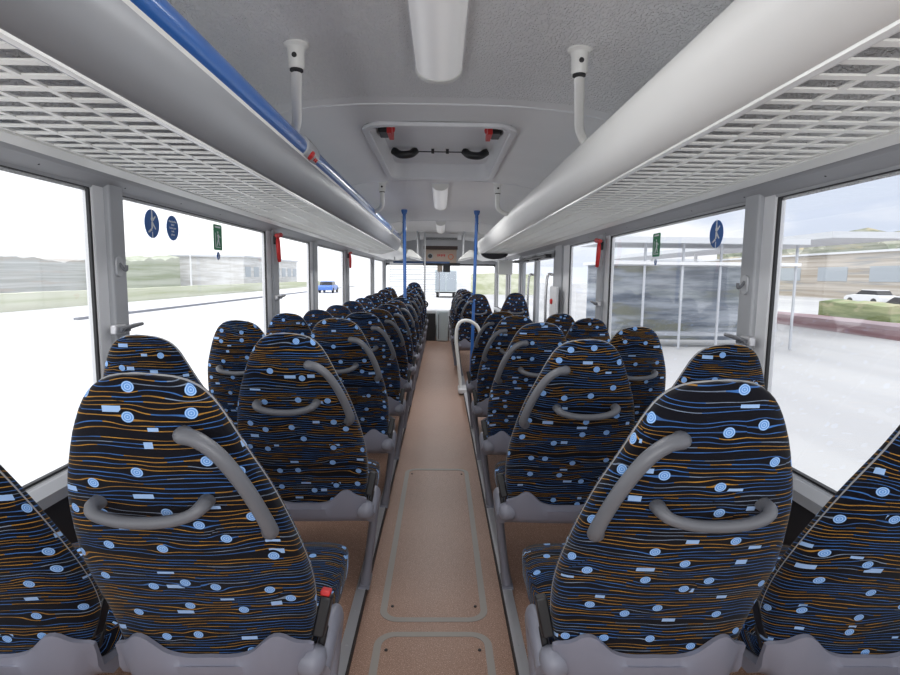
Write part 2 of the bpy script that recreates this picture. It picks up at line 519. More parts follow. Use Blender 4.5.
PITCH = .805
ORD = ['first','second','third','fourth','fifth','sixth','seventh','eighth','ninth','tenth','eleventh','twelfth']
ZTOP = {1:1.160,2:1.140,3:1.124,4:1.098,5:1.070,6:1.062,7:1.062,8:1.062,9:1.066,10:1.07,11:1.10,12:1.20}
protos = {}
for s in (1, -1):
    for aisle in (True, False):
        protos[(s, aisle)] = None
def place_seat(s, aisle, X0, Y0, ztop, label, group):
    key = (s, aisle)
    if protos[key] is None:
        protos[key] = make_seat('passenger_chair', s, aisle); o = protos[key]
    else: o = copy_tree(protos[key])
    if not (aisle and label.startswith('large')):
        for b in [c for c in o.children_recursive if c.name.startswith('release_button')]:
            if o is not protos[key]: bpy.data.objects.remove(b)
    o.location = (X0, Y0, 0); o.scale = (1 if aisle else .955, 1, ztop/ZT)
    tag(o, label, 'seat', group)
    return o
XA, XW = .459, .903
WORD_L = 'left of the aisle'
def seats(sg, n, side):
    y0 = .03 + PITCH*n
    a_lab = f'black striped seat beside the aisle, {ORD[n-1]} of the {side} row counting away from the viewer'
    w_lab = f'black striped seat beside the {side} windows, {ORD[n-1]} counting away from the viewer'
    if n == 1:
        a_lab = f'large black striped and dotted seat nearest the viewer, just {side} of the aisle'
        w_lab = f'black striped seat cut off at the lower {side} corner beside the nearest window'
    dx = .015 if sg < 0 else 0.0; dz = (-.003 if n == 1 else -.010) if sg < 0 else 0.0
    place_seat(sg, True, -sg*((.465 if n == 1 else XA) + dx), y0, ZTOP[n] + dz, a_lab, f'aisle seats on the {side} side')
    place_seat(sg, False, -sg*((.925 if n == 1 else XW) + dx), y0, dz + (ZTOP[n] if n == 1 else min(ZTOP[n], 1.12) + (.010 if n == 2 else -.010)), w_lab, f'window seats on the {side} side')
for n in range(1, 13): seats(1, n, 'left')
for n in range(1, 6): seats(-1, n, 'right')
for k, y0 in enumerate((6.55, 7.40, 8.25, 9.10, 9.95)):
    place_seat(-1, True, XA - (.05 if k else 0.0), y0, 1.11 if k == 0 else 1.09, f'distant striped aisle seat right of the aisle beyond the white hoop rail, {ORD[k]} past it', 'far right aisle seats beyond the door')
place_seat(-1, False, .915, 6.55, 1.13, 'distant striped seat on the right beside the door, alone against the wall', 'far right window seat')

# ------------------------------------------------------------------ setting
GX = 1.215; SILL = .675; WTOP = 1.617; YB, YF = -1.2, 12.0
# floor with raised seat podiums
bm = bmesh.new(); box(bm, (0, (YB+YF)/2, -.03), (.56, YF-YB, .06))
obj('floor', bm, M['floor'], kind='structure', smooth_=False)
for s, nm in ((-1, 'left'), (1, 'right')):
    bm = bmesh.new(); box(bm, (s*.775, (YB+YF)/2, -.018), (.91, YF-YB, .084))
    obj('floor_podium_'+nm, bm, M['floor'], kind='structure', smooth_=False)
    bm = bmesh.new()
    prof = [(s*.279,.0),(s*.279,.030),(s*.283,.033),(s*.322,.033),(s*.322,.0275),(s*.2835,.0275),(s*.2835,0)]
    extrude_profile(bm, [(s*.283,.027),(s*.283,.032),(s*.322,.032),(s*.322,.027)], YB, 11.3)
    for k in range(60):
        lathe(bm, [(.004,0),(.004,.0015),(.002,.002)], (s*.303, YB+.2+k*.2, .032), seg=8)
    rl = empty('seat_rail', (0,0,0), f'long aluminium seat rail along the {nm} edge of the aisle floor', 'rail')
    obj('track', bm, M['alu'], rl, smooth_=False)
    bm = bmesh.new(); extrude_profile(bm, [(s*.2785,.0),(s*.2785,.032),(s*.283,.032),(s*.283,.0)], YB, 11.3)
    obj('side_strip', bm, M['darkstep'], rl, smooth_=False)
# floor hatches in the aisle
def floor_hatch(y0, y1, label):
    h = empty('floor_hatch', (0, (y0+y1)/2, 0), label, 'floor hatch', 'access hatches in the aisle floor')
    L = y1-y0; bm = bmesh.new()
    o = rrect(.425, L, .075, 8); i = rrect(.371, L-.054, .05, 8)
    ring_frame(bm, o, i, .0005, .0022, lambda u, v, w: Vector((u, v, w)))
    obj('inlay_frame', bm, M['inlay'], h)
    bm = bmesh.new()
    for sx in (-1, 1):
        for sy in (-1, 1):
            lathe(bm, [(.006,.0),(.006,.0035),(.003,.004)], (sx*.166, sy*(L/2-.10), 0), seg=10)
    obj('bolt', bm, M['darkstep'], h)
floor_hatch(1.975, 3.66, 'long rounded grey-edged hatch in the brown aisle floor beyond the nearest one')
floor_hatch(.80, 1.915, 'nearest rounded grey-edged hatch in the aisle floor at the bottom of the picture')
# lower walls
for s, nm in ((-1, 'left'), (1, 'right')):
    bm = bmesh.new()
    extrude_profile(bm, [(s*1.20,-.06),(s*1.20,SILL-.05),(s*1.215,SILL-.02),(s*1.28,SILL-.02),(s*1.28,-.9),(s*1.24,-.9)], YB, YF)
    obj('wall_'+nm, bm, M['panel_dark'], kind='structure', smooth_=False)
    bm = bmesh.new(); extrude_profile(bm, [(s*1.165,.61),(s*1.165,.645),(s*1.195,.668),(s*1.215,.668),(s*1.215,.61)], YB, YF)
    obj('trim_sill_'+nm, bm, M['trim'], kind='structure', smooth_=False)
    bm = bmesh.new(); extrude_profile(bm, [(s*1.12,.10),(s*1.12,.22),(s*1.14,.24),(s*1.20,.24),(s*1.20,.10)], YB, YF)
    obj('baseboard_'+nm, bm, M['panel_dark'], kind='structure', smooth_=False)
# ceiling, with the roof hatch opening left free
CP = [(0,2.10),(.2,2.099),(.41,2.092),(.6,2.075),(.8,2.035),(.95,1.975),(1.08,1.88),(1.17,1.77),(1.215,1.66),(1.225,1.60)]
prof = [(-x, z) for x, z in CP[::-1]] + CP[1:]
HY0, HY1, HX = 2.93, 4.46, .375
bm = bmesh.new(); ys = [YB, 0, 1, 2, 2.5, HY0, HY1, 5.5, 7, 8.5, 10, YF]
pr = sorted(set([round(p[0],4) for p in prof] + [-HX, HX]))
pr = [p for p in pr if abs(abs(p)-.41) > 1e-3 and abs(abs(p)-.40) > 1e-3]
def cz(x): return sm_tab(CP, abs(x))
rows = [[bm.verts.new((x, y, cz(x))) for x in pr] for y in ys]
for i in range(len(ys)-1):
    for j in range(len(pr)-1):
        if ys[i] >= HY0-1e-6 and ys[i+1] <= HY1+1e-6 and pr[j] >= -HX-1e-6 and pr[j+1] <= HX+1e-6: continue
        bm.faces.new((rows[i][j], rows[i][j+1], rows[i+1][j+1], rows[i+1][j]))
obj('ceiling', bm, M['ceiling'], kind='structure')
# outer roof shell keeps daylight out
bm = bmesh.new(); P2 = [(x*1.03, z+.16) for x, z in prof]
extrude_profile(bm, P2, YB-.05, YF+.05, closed=False)
obj('ceiling_outer_roof', bm, M['trim'], kind='structure')
# transverse ceiling joints
for k, y in enumerate((2.61, 4.62, 7.9, 9.8)):
    bm = bmesh.new(); tube(bm, [(x, y, cz(x)-.001) for x in [a/10 for a in range(-8, 9)]], .006, 6)
    obj(f'trim_{k+1}', bm, M['trim_light'], kind='structure')
# light trim between rack and windows
tn = 4
for s, nm in ((-1, 'left'), (1, 'right')):
    tn += 1; bm = bmesh.new()
    extrude_profile(bm, [(s*1.09,1.668),(s*1.09,1.690),(s*1.135,1.690),(s*1.135,1.660),(s*1.122,1.652)], YB, 11.8)
    obj(f'trim_{tn}', bm, M['whitepaint'], kind='structure')
    tn += 1; bm = bmesh.new()
    extrude_profile(bm, [(s*1.134,1.668),(s*1.160,1.648),(s*1.164,1.646),(s*1.205,1.622),(s*1.207,1.612),(s*1.24,1.612),(s*1.24,1.70),(s*1.128,1.70)], YB, YF)
    for k in range(28): lathe(bm, [(.004,0),(.004,.003),(.003,.004)], (s*1.184,YB+.2+.45*k,1.638), (-s*.75,0,-.66), 8, mi=1)
    obj(f'trim_{tn}', bm, [M['header'], M['blackrub']], kind='structure', smooth_=False)

# windows and pillars
wi = [0]
def window(s, y0, y1, z0=SILL, z1=WTOP):
    wi[0] += 1
    w = empty(f'window_{wi[0]}', (s*GX, (y0+y1)/2, 0), kind='structure')
    L = y1-y0; H = z1-z0; zc = (z0+z1)/2
    bm = bmesh.new(); o = rrect(L, H, .012, 3); i = rrect(L-.022, H-.016, .010, 3)
    ring_frame(bm, o, i, -.005, .005, lambda u, v, ww: Vector((ww, u, zc+v)))
    obj('window_gasket', bm, M['blackrub'], w, smooth_=False)
    bm = bmesh.new(); vs = [bm.verts.new((0.004*s, u, zc+v)) for u, v in rrect(L-.022, H-.016, .010, 3)]; bm.faces.new(vs)
    obj('window_pane', bm, M['glass'], w)
def pillar(s, y0, y1, mats=None, d=.030, z0=SILL-.03, z1=WTOP+.03):
    global tn
    tn += 1; bm = bmesh.new()
    xa, xb = s*(GX+.03), s*(GX-d); ym = y0 + (y1-y0)*.42
    # two-tone: raised grey cover toward the viewer and a lighter strip
    box(bm, ((xa+s*(GX-.01))/2, (y0+y1)/2, (z0+z1)/2), (abs(xa-s*(GX-.01)), y1-y0, z1-z0), mi=0)
    box(bm, ((s*GX+xb)/2, (ym+y1)/2+.0, (z0+z1)/2), (d, (y1-ym), z1-z0), mi=1)
    o = obj(f'trim_{tn}', bm, [M['trim_light'], M['pillar']], kind='structure', smooth_=False, bevel=.008)
    return o
LB = [(1.98,2.14),(3.91,4.13),(5.20,5.42),(7.0,7.28),(9.75,10.0),(11.75,12.0)]
RB = [(1.98,2.15),(3.92,4.15),(5.15,5.70)]
y = YB
for a, b in LB: window(-1, y, a); pillar(-1, a, b); y = b
y = YB
for a, b in RB: window(1, y, a); pillar(1, a, b); y = b
# door zone on the right
def door(k, y0, y1):
    d = empty(f'door_{k}', (GX, (y0+y1)/2, 0), kind='structure')
    L = y1-y0; z0, z1 = .04, 1.60
    bm = bmesh.new()
    for yy in (-L/2+.035, L/2-.035): box(bm, (0, yy, (z0+z1)/2), (.05, .07, z1-z0))
    for zz in (z0+.05, z1-.04): box(bm, (0, 0, zz), (.05, L, .08))
    obj('door_frame', bm, M['pillar'], d, smooth_=False, bevel=.006)
    bm = bmesh.new(); box(bm, (0, 0, (z0+z1)/2), (.008, L-.12, z1-z0-.1)); obj('door_pane', bm, M['glass'], d, smooth_=False)
    bm = bmesh.new(); tube(bm, spline([(-.03, -L/2+.05, .75), (-.09, -L/2+.06, .80), (-.09, -L/2+.06, 1.3), (-.03, -L/2+.05, 1.35)], 5), .014, 10)
    obj('door_handle', bm, M['steel'], d)
door(1, 5.72, 6.90); door(2, 6.92, 8.05)
pillar(1, 8.07, 8.35); window(1, 8.35, 9.7); pillar(1, 9.7, 10.0); window(1, 10.0, 11.75); pillar(1, 11.75, 12.0)
# cut of right lower wall is hidden behind seats; front wall + windscreen
bm = bmesh.new(); box(bm, (0, YF+.03, .16), (2.5, .06, .62)); box(bm, (0, YF+.03, 1.90), (2.5, .06, .64))
obj('wall_front', bm, M['trim'], kind='structure', smooth_=False)
w = empty('window_90', (0, YF+.03, 0), kind='structure')
bm = bmesh.new(); ring_frame(bm, rrect(2.46, 1.13, .05), rrect(2.36, 1.03, .04), -.02, .02, lambda u, v, ww: Vector((u, ww, 1.03+v))); obj('window_gasket', bm, M['blackrub'], w, smooth_=False)
bm = bmesh.new(); bm.faces.new([bm.verts.new((u, 0, 1.03+v)) for u, v in rrect(2.36, 1.03, .04)]); obj('window_pane', bm, M['glass'], w)
# rear wall with its large window, behind the viewer
bm = bmesh.new(); box(bm, (0, YB-.03, .30), (2.5, .06, .78)); box(bm, (0, YB-.03, 1.98), (2.5, .06, .5)); 
obj('wall_rear', bm, M['trim'], kind='structure', smooth_=False)

# ------------------------------------------------------------------ luggage racks
def rack(s, y0, y1, label, mf, nm='luggage_rack', xi=0.0):
    r = empty(nm, (0, y0, 0), label, 'luggage rack')
    q = lambda x: s*(x - xi)
    # curved front panel (thin closed profile)
    outer = [(.655,1.668),(.632,1.668),(.607,1.685),(.583,1.715),(.566,1.752),(.560,1.79),(.563,1.825),(.575,1.852),(.592,1.868)]
    inner = [(.600,1.860),(.587,1.845),(.577,1.820),(.574,1.79),(.580,1.757),(.596,1.722),(.618,1.695),(.640,1.682),(.655,1.680)]
    po = [(p.x, p.z) for p in spline([(a,0,b) for a,b in outer], 3)]; pi_ = [(p.x, p.z) for p in spline([(a,0,b) for a,b in inner], 3)]
    bm = bmesh.new(); extrude_profile(bm, [(q(x), z) for x, z in po + pi_], 0, y1-y0)
    obj('front_panel', bm, mf, r)
    bm = bmesh.new(); extrude_profile(bm, [(q(x), z) for x, z in ((.628,1.664),(.628,1.672),(.650,1.676),(.650,1.668),(.640,1.662))], 0, y1-y0)
    obj('lower_lip', bm, M['whitepaint'], r)
    bm = bmesh.new(); n = int((y1-y0)/.07); x0, x1 = .648, 1.09
    for k in range(n+1):
        yy = k*.07 + .01
        if yy > y1-y0: break
        box(bm, (q((x0+x1)/2), yy, 1.676), (x1-x0, .021, .004))
    for k in range(1, 4):
        xx = x0 + (x1-x0)*k/4; box(bm, (q(xx), (y1-y0)/2, 1.676), (.014, y1-y0, .0045))
    for xx in (x0+.004, x1-.004): box(bm, (q(xx), (y1-y0)/2, 1.676), (.014, y1-y0, .0045))
    obj('grille_shelf', bm, M['grille'], r, smooth_=False)
    # end cap
    bm = bmesh.new(); pts = [(.60,1.868),(.575,1.852),(.560,1.79),(.583,1.715),(.632,1.664),(1.09,1.668),(1.09,1.72),(.9,1.80),(.7,1.86)]
    if s < 0: pass
    prism([(q(a), b) for a, b in pts], (1,0,0), (0,0,1), (0, y1-y0-.004, 0), (0,1,0), .02, bm)
    obj('end_cap', bm, M['white'], r, smooth_=False)
    return r
rack(-1, -.9, 7.95, 'long overhead luggage rack with a slatted white base and darker grey front, left side', M['fascia_left'])
rr = rack(1, -.9, 8.45, 'long overhead luggage rack with a slatted white base and cream front, right side', M['fascia_right'])
bm = bmesh.new()  # dark rounded housing under the right rack end
prism([(.60+.26*0.0+.02+.20*(1-math.cos(PI*k/14))/1.0*1.0, 1.664-.085*math.sin(PI*k/14)) for k in range(15)], (1,0,0), (0,0,1), (0,9.25,0), (0,1,0), .12, bm)
obj('end_housing', bm, M['darkstep'], rr)
# blue tube along the left rack
bt = empty('blue_handrail', (0,-.9,0), 'long glossy blue grab rail along the top edge of the left luggage rack', 'handrail')
bm = bmesh.new(); extrude_profile(bm, [(-.580+.039*math.cos(a), 1.848+.039*math.sin(a)) for a in [2*PI*k/20 for k in range(20)]], 0, 8.8)
obj('rail_tube', bm, M['blue'], bt)
bm = bmesh.new(); extrude_profile(bm, [(-.575,1.800),(-.561,1.801),(-.556,1.812),(-.575,1.812)], 0, 8.8)
obj('highlight_strip', bm, M['whitepaint'], bt)  # white strip added as a painted highlight below the tube
def collar(y, label, button=True):
    c = empty('stop_button_unit' if button else 'rail_clamp', (-.580, y, 1.850), label, 'stop button' if button else 'clamp')
    bm = bmesh.new(); lathe(bm, [(.038,-.105),(.047,-.10),(.050,0),(.047,.10),(.038,.105)], (0,0,0), (0,1,0), 20)
    obj('collar', bm, M['pillar'], c)
    if button:
        bm = bmesh.new(); lathe(bm, [(.020,0),(.020,.006),(.014,.009),(.002,.010)], (.038,-.035,-.028), (.75,-.1,-.6), 18)
        obj('push_button', bm, M['red'], c)
        for k in range(2):
            bm = bmesh.new(); lathe(bm, [(.008,0),(.008,.006)], (.036,.035+.03*k,-.030), (.75,0,-.6), 8)
            obj('indicator', bm, M['red'], c)
collar(2.45, 'grey stop button unit with red marks clamped on the blue rail')
collar(6.35, 'small grey clamp near the far end of the blue rail', False)

# ceiling brackets holding the racks
def bracket(s, y, label):
    b = empty('rack_bracket', (s*.478, y, cz(.478)), label, 'bracket', 'white ceiling brackets of the racks')
    bm = bmesh.new(); lathe(bm, [(.042,.004),(.042,-.006),(.031,-.014),(.028,-.03),(.027,-.078),(.024,-.082)], (0,0,0), (0,0,1), 20)
    o = obj('socket', bm, M['white'], b)
    bm = bmesh.new(); lathe(bm, [(.0085,0),(.0085,.004),(.004,.005)], (0,-.0260,-.045), (0,-1,0), 12); obj('grub_screw', bm, M['blackrub'], o)
    rp = [(0,0,-.06),(s*.008,.03,-.085),(s*.040,.15,-.130),(s*.070,.265,-.170),(s*.088,.315,-.190),(s*.112,.35,-.215)] if y < 3 else [(0,0,-.06),(0,0,-.12),(0,0,-.18),(s*.012,.01,-.21),(s*.05,.03,-.235),(s*.11,.06,-.25)]
    bm = bmesh.new(); tube(bm, spline(rp, 5), .0185, 14); obj('rod', bm, M['whitepaint'], b)
    bm = bmesh.new(); lathe(bm, [(.0225,0),(.0225,-.008)], (0,0,-.080), (0,0,1), 14); obj('seal_ring', bm, M['blackrub'], b)
wordy = {1.95:'nearest', 4.66:'second', 7.3:'farthest'}
for s, nm in ((-1,'left'),(1,'right')):
    for y in (1.95, 4.66, 7.3): bracket(s, y, f'{wordy[y]} white tube bracket from ceiling to the {nm} rack')

# ceiling lights
def light(y0, y1, label, W=.085):
    l = empty('ceiling_light', (0, y0, 2.10), label, 'ceiling light', 'ribbed ceiling lights along the middle')
    prof = [(W*math.cos(a)**1 if True else 0, -.06*max(0, math.sin(a))**.75) for a in [PI*k/20 for k in range(21)]]
    bm = bmesh.new(); extrude_profile(bm, prof, .03, y1-y0-.035); obj('diffuser', bm, M['diffuser'], l)
    p2 = [(x*1.04, z*1.06) for x, z in prof]
    for ya, yb in ((0,.035),(y1-y0-.04,y1-y0)):
        bm = bmesh.new(); extrude_profile(bm, p2, ya, yb); obj('light_end_cap', bm, M['white'], l, bevel=.006)
    bm = bmesh.new(); box(bm, (0,(y1-y0)/2,-.003), (W*2.12, y1-y0+.01, .012)); obj('light_base', bm, M['trim_light'], l, smooth_=False)
light(.60, 2.17, 'long ribbed white ceiling light nearest the viewer')
light(4.75, 6.20, 'ribbed ceiling light just beyond the roof hatch', .070)
light(8.05, 9.6, 'farthest small ribbed ceiling light', .070)

# roof hatch
h = empty('roof_hatch', (0, (HY0+HY1)/2, 2.10), 'recessed white roof hatch with red knobs and black handles in the ceiling', 'roof hatch')
L = HY1-HY0; bm = bmesh.new()
n = 8
o = rrect(2*HX+.07, L+.07, .13, n); i = rrect(2*HX-.01, L-.01, .10, n)
ring_frame(bm, o, i, -.022, .0, lambda u, v, ww: Vector((u, v, ww + (cz(u)-2.10))))
obj('hatch_frame', bm, M['trim_light'], h, bevel=.006)
bm = bmesh.new(); top = rrect(2*HX-.05, L-.12, .08, n)
a = [bm.verts.new((u, v, -.004 + cz(u)-2.10)) for u, v in i]; b = [bm.verts.new((u, v, .088)) for u, v in top]
for k in range(len(a)): bm.faces.new((a[k], a[(k+1)%len(a)], b[(k+1)%len(a)], b[k]))
obj('hatch_well', bm, M['trim_light'], h)
bm = bmesh.new(); prism(top, (1,0,0), (0,1,0), (0,0,.086), (0,0,1), .015, bm); obj('hatch_lid', bm, M['trim_light'], h)
for sx in (-1, 1):
    bm = bmesh.new(); lathe(bm, [(.014,0),(.024,-.012),(.028,-.03),(.024,-.045),(.006,-.05)], (sx*.285,-.40,.088), (0,0,1), 14)
    box(bm, (sx*.285,-.40,.040), (.028,.17,.045)); k_ = obj('release_knob', bm, M['red'], h, bevel=.004)
    bm = bmesh.new(); box(bm, (sx*.325,-.40,.055), (.05,.14,.06)); obj('knob_base', bm, M['black'], k_, smooth_=False, bevel=.006)
    bm = bmesh.new(); tube(bm, spline([(sx*.32,.20,.070),(sx*.27,.18,.040),(sx*.20,.18,.045),(sx*.165,.20,.075)], 5), [.026]*16, 10); obj('pull_handle', bm, M['black'], h)
bm = bmesh.new(); tube(bm, [(-.17,.20,.066),(.17,.20,.066)], .004, 8)
for sx in (-.05,.05): box(bm, (sx,.20,.07), (.02,.015,.03))
obj('hinge_rod', bm, M['blackrub'], h)
bm = bmesh.new(); box(bm, (0,-.42,.083), (.15,.12,.006)); pl = obj('rating_plate', bm, mat('brass_plate', (.34,.32,.24), .4, metal=.4), h, smooth_=False)
bm = bmesh.new(); box(bm, (0,-.42,.0795), (.11,.06,.002)); obj('print_area', bm, M['white'], pl, smooth_=False)

# ------------------------------------------------------------------ poles and rails
for s, xt, xb, nm in ((-1,-.425,-.405,'left'),(1,.43,.39,'right')):
    p = empty('blue_pole', (0, 6.6, 0), f'upright blue grab pole from ceiling to floor on the {nm} of the aisle', 'pole')
    bm = bmesh.new(); tube(bm, [(xb,0,.02),(xb+(xt-xb)*.5,0,1.0),(xt,0,2.085)], .020, 14); obj('pole_tube', bm, M['blue'], p)
    bm = bmesh.new(); lathe(bm, [(.036,.0),(.036,-.02),(.026,-.05)], (xt,0,2.088), seg=16); obj('pole_socket', bm, M['blue'], p)
hp = empty('hoop_rail', (.34, 6.1, 0), 'curved white hoop grab rail standing right of the aisle before the door', 'grab rail')
bm = bmesh.new(); tube(bm, spline([(-.09,0,.05),(-.12,0,.35),(-.15,0,.62),(-.13,0,.78),(-.06,0,.83),(.03,0,.81),(.10,0,.74),(.13,0,.60),(.14,0,.40)], 5), .019, 12); obj('rail_tube', bm, M['whitepaint'], hp)
bm = bmesh.new(); box(bm, (-.02,.02,.045), (.20,.25,.05)); obj('rail_foot', bm, M['trim_light'], hp, bevel=.008)

# thin pole and cross rail near the driver
p = empty('grey_pole', (-.28, 10.0, 0), 'thin grey pole near the windscreen left of the aisle', 'pole')
bm = bmesh.new(); tube(bm, [(0,0,.0),(0,0,2.09)], .016, 10); obj('pole_tube', bm, M['trim'], p)
p = empty('cross_rail', (-.45, 10.05, 1.56), 'dark blue horizontal rail in front of the windscreen', 'rail')
bm = bmesh.new(); tube(bm, [(-.40,0,0),(.62,0,0)], .02, 10); obj('rail_tube', bm, mat('navy_tube', (.03,.07,.17), .4), p)
bm = bmesh.new()
for xx in (-.38,.16): tube(bm, [(xx,0,0),(xx,0,.10),(xx*1.05,.0,.45)], .010, 8)
obj('rail_stay', bm, M['trim'], p)

# front header panel with the clock, mark and ring
hd = empty('header_panel', (0, 10.8, 0), 'beige panel over the windscreen with a round clock, red letters and an orange ring', 'panel')
bm = bmesh.new(); box(bm, (0,.1,1.70), (.62,.2,.26)); obj('panel_board', bm, mat('beige_panel', (.60,.47,.38), .5), hd, smooth_=False, bevel=.01)
bm = bmesh.new(); box(bm, (0,.08,1.865), (.66,.24,.06)); obj('panel_header', bm, mat('brown_strip', (.06,.03,.025), .5), hd, smooth_=False)
bm = bmesh.new(); box(bm, (.02,.08,1.545), (.72,.24,.05)); obj('panel_base', bm, M['darkstep'], hd, smooth_=False)
bm = bmesh.new(); lathe(bm, [(.055,0),(.055,.012),(.045,.014)], (-.20,0,1.70), (0,-1,0), 20); cl = obj('clock', bm, M['trim'], hd)
bm = bmesh.new(); lathe(bm, [(.040,.0142),(.040,.016)], (-.20,0,1.70), (0,-1,0), 20); obj('clock_face', bm, M['black'], cl)
bm = bmesh.new(); ring_frame(bm, [(.055*math.cos(a), .055*math.sin(a)) for a in [2*PI*k/24 for k in range(24)]], [(.040*math.cos(a), .040*math.sin(a)) for a in [2*PI*k/24 for k in range(24)]], -.008, 0, lambda u, v, ww: Vector((.20+u, ww, 1.69+v)))
obj('ring_mark', bm, mat('orange_red', (.75,.18,.08), .5), hd)
def text_obj(body, size, loc, rot, m, parent, name, ext=.001):
    cu = bpy.data.curves.new(name, 'FONT'); cu.body = body; cu.size = size; cu.extrude = ext; cu.align_x = 'CENTER'; cu.align_y = 'CENTER'
    t = bpy.data.objects.new(name, cu); col.objects.link(t); t.location = loc; t.rotation_euler = rot; cu.materials.append(m); t.parent = parent
    me = bpy.data.meshes.new_from_object(t); me.name = name
    m_ = bpy.data.objects.new(name, me); col.objects.link(m_); m_.location = loc; m_.rotation_euler = rot; m_.parent = parent
    bpy.data.objects.remove(t); bpy.data.curves.remove(cu)
    return m_
bm = bmesh.new()
for k in range(5): box(bm, (-.05+.032*k, -.003, 1.715+.004*(k%2)), (.022, .006, .045-.008*(k%2)))
obj('red_lettering', bm, M['red'], hd, smooth_=False)
vg = empty('ceiling_vent', (0, 10.2, 2.09), 'dark grey slotted air vent across the far ceiling', 'vent')
bm = bmesh.new(); box(bm, (0,0,-.10), (.62,.05,.05)); obj('vent_body', bm, M['trim'], vg, smooth_=False)
bm = bmesh.new()
for k in range(5): box(bm, (0,-.027,-.12+.01*k), (.60,.006,.005))
obj('vent_slat', bm, M['darkstep'], vg, smooth_=False)
bm = bmesh.new(); box(bm, (0,.0,-.0375), (.62,.04,.075)); obj('vent_mount', bm, M['trim_light'], vg, smooth_=False)
# box device hanging below header
dv = empty('ticket_display', (.08, 10.8, 1.46), 'small grey box unit hanging under the beige panel', 'display')
bm = bmesh.new(); box(bm, (-.09,0,0), (.10,.12,.12)); obj('display_case', bm, mat('tan_case', (.40,.33,.27), .5), dv, bevel=.01)
bm = bmesh.new(); box(bm, (.04,0,0), (.14,.14,.13)); obj('monitor_back', bm, M['panel_dark'], dv, bevel=.01)
# short front racks
for s, nm in ((-1,'left'),(1,'right')):
    r = empty('front_rack', (0,9.0,0), f'short white luggage rack above the front seats, far {nm}', 'luggage rack')
    bm = bmesh.new(); prof = [(s*.40,1.70),(s*.37,1.74),(s*.40,1.80),(s*1.10,1.70),(s*1.10,1.64),(s*.62,1.62)] 
    prof = [(s*.335,1.60),(s*.325,1.625),(s*.50,1.77),(s*.56,1.77),(s*.60,1.66)]
    extrude_profile(bm, [(x, z) for x, z in prof], .6, 2.0); obj('rack_body', bm, M['white'], r, bevel=.01)
    bm = bmesh.new()
    for yy in (.7, 1.1, 1.6): tube(bm, [(s*.40,yy,1.69),(s*.41,yy,2.09)], .012, 8)
    obj('hanger', bm, M['trim'], r)
    r = empty('side_locker', (0,8.5,0), f'plain cream overhead side panel beyond the long {nm} rack', 'panel')
    bm = bmesh.new(); extrude_profile(bm, [(s*.66,1.70),(s*.64,1.76),(s*.78,1.97),(s*1.02,1.84),(s*1.10,1.70),(s*1.12,1.66),(s*.9,1.635)], .0 if s<0 else .85, 3.3); obj('locker_body', bm, M['white'], r, bevel=.01)

# driver area
c = empty('driver_console', (.05, 11.25, 0), 'pale grey console box beside the dark driver area at the end of the aisle', 'console')
bm = bmesh.new(); box(bm, (0,0,.30), (.24,.40,.60)); obj('console_cabinet', bm, mat('pale_cabinet', (.42,.47,.48), .5), c, bevel=.03)
bm = bmesh.new(); box(bm, (-.075,-.203,.30), (.012,.006,.50)); obj('cabinet_groove', bm, M['blackrub'], c, smooth_=False)
c = empty('driver_partition', (-.24, 11.2, 0), 'black partition low behind the driver, left of the pale console', 'partition')
bm = bmesh.new(); box(bm, (0,0,.28), (.30,.05,.56)); obj('partition_board', bm, M['black'], c, bevel=.01)
c = empty('entrance_partition', (.30, 11.2, 0), 'grey low partition right of the pale console', 'partition')
bm = bmesh.new(); box(bm, (0,0,.32), (.22,.05,.64)); obj('partition_board', bm, M['trim'], c, bevel=.01)
c = empty('dashboard', (0, 11.65, 0), 'pale dashboard shelf beneath the windscreen', 'dashboard')
bm = bmesh.new(); extrude_profile(bm, [(0,0)]*0 or [(-1.1,.30),(-1.1,.60),(1.1,.60),(1.1,.30)], -.2, .3); obj('dashboard_top', bm, M['trim_light'], c, bevel=.03)
sw = empty('steering_wheel', (-.42, 11.25, .74), 'black steering wheel beyond the last left seats', 'steering wheel')
bm = bmesh.new(); R = Matrix.Rotation(math.radians(-35), 3, 'X'); tube(bm, [R @ Vector((.17*math.cos(a), .17*math.sin(a), 0)) for a in [2*PI*k/28 for k in range(29)]], .015, 8); obj('wheel_rim', bm, M['black'], sw)
bm = bmesh.new(); box(bm, (0,0,0), (.32,.05,.02), R); tube(bm, [(0,0,0),(0,.2,-.25)], .03, 10); obj('wheel_spoke', bm, M['black'], sw)
# roller blind with fine horizontal lines on the windscreen's left half
bl = empty('windscreen_blind', (0, 11.85, 0), 'sheer white ribbed sun blind hanging across the left half of the windscreen', 'blind')
bm = bmesh.new()
for k in range(13): box(bm, (-.55, 0, 1.55-.052*k), (1.05, .004, .010))
obj('blind_slat', bm, M['trim'], bl, smooth_=False)
bm = bmesh.new(); tube(bm, [(-1.08,0,1.58),(-.02,0,1.58)], .02, 10); box(bm, (-.02,0,1.24), (.012,.01,.68)); box(bm, (-1.08,0,1.24), (.012,.01,.68)); obj('blind_roller', bm, M['trim_light'], bl)

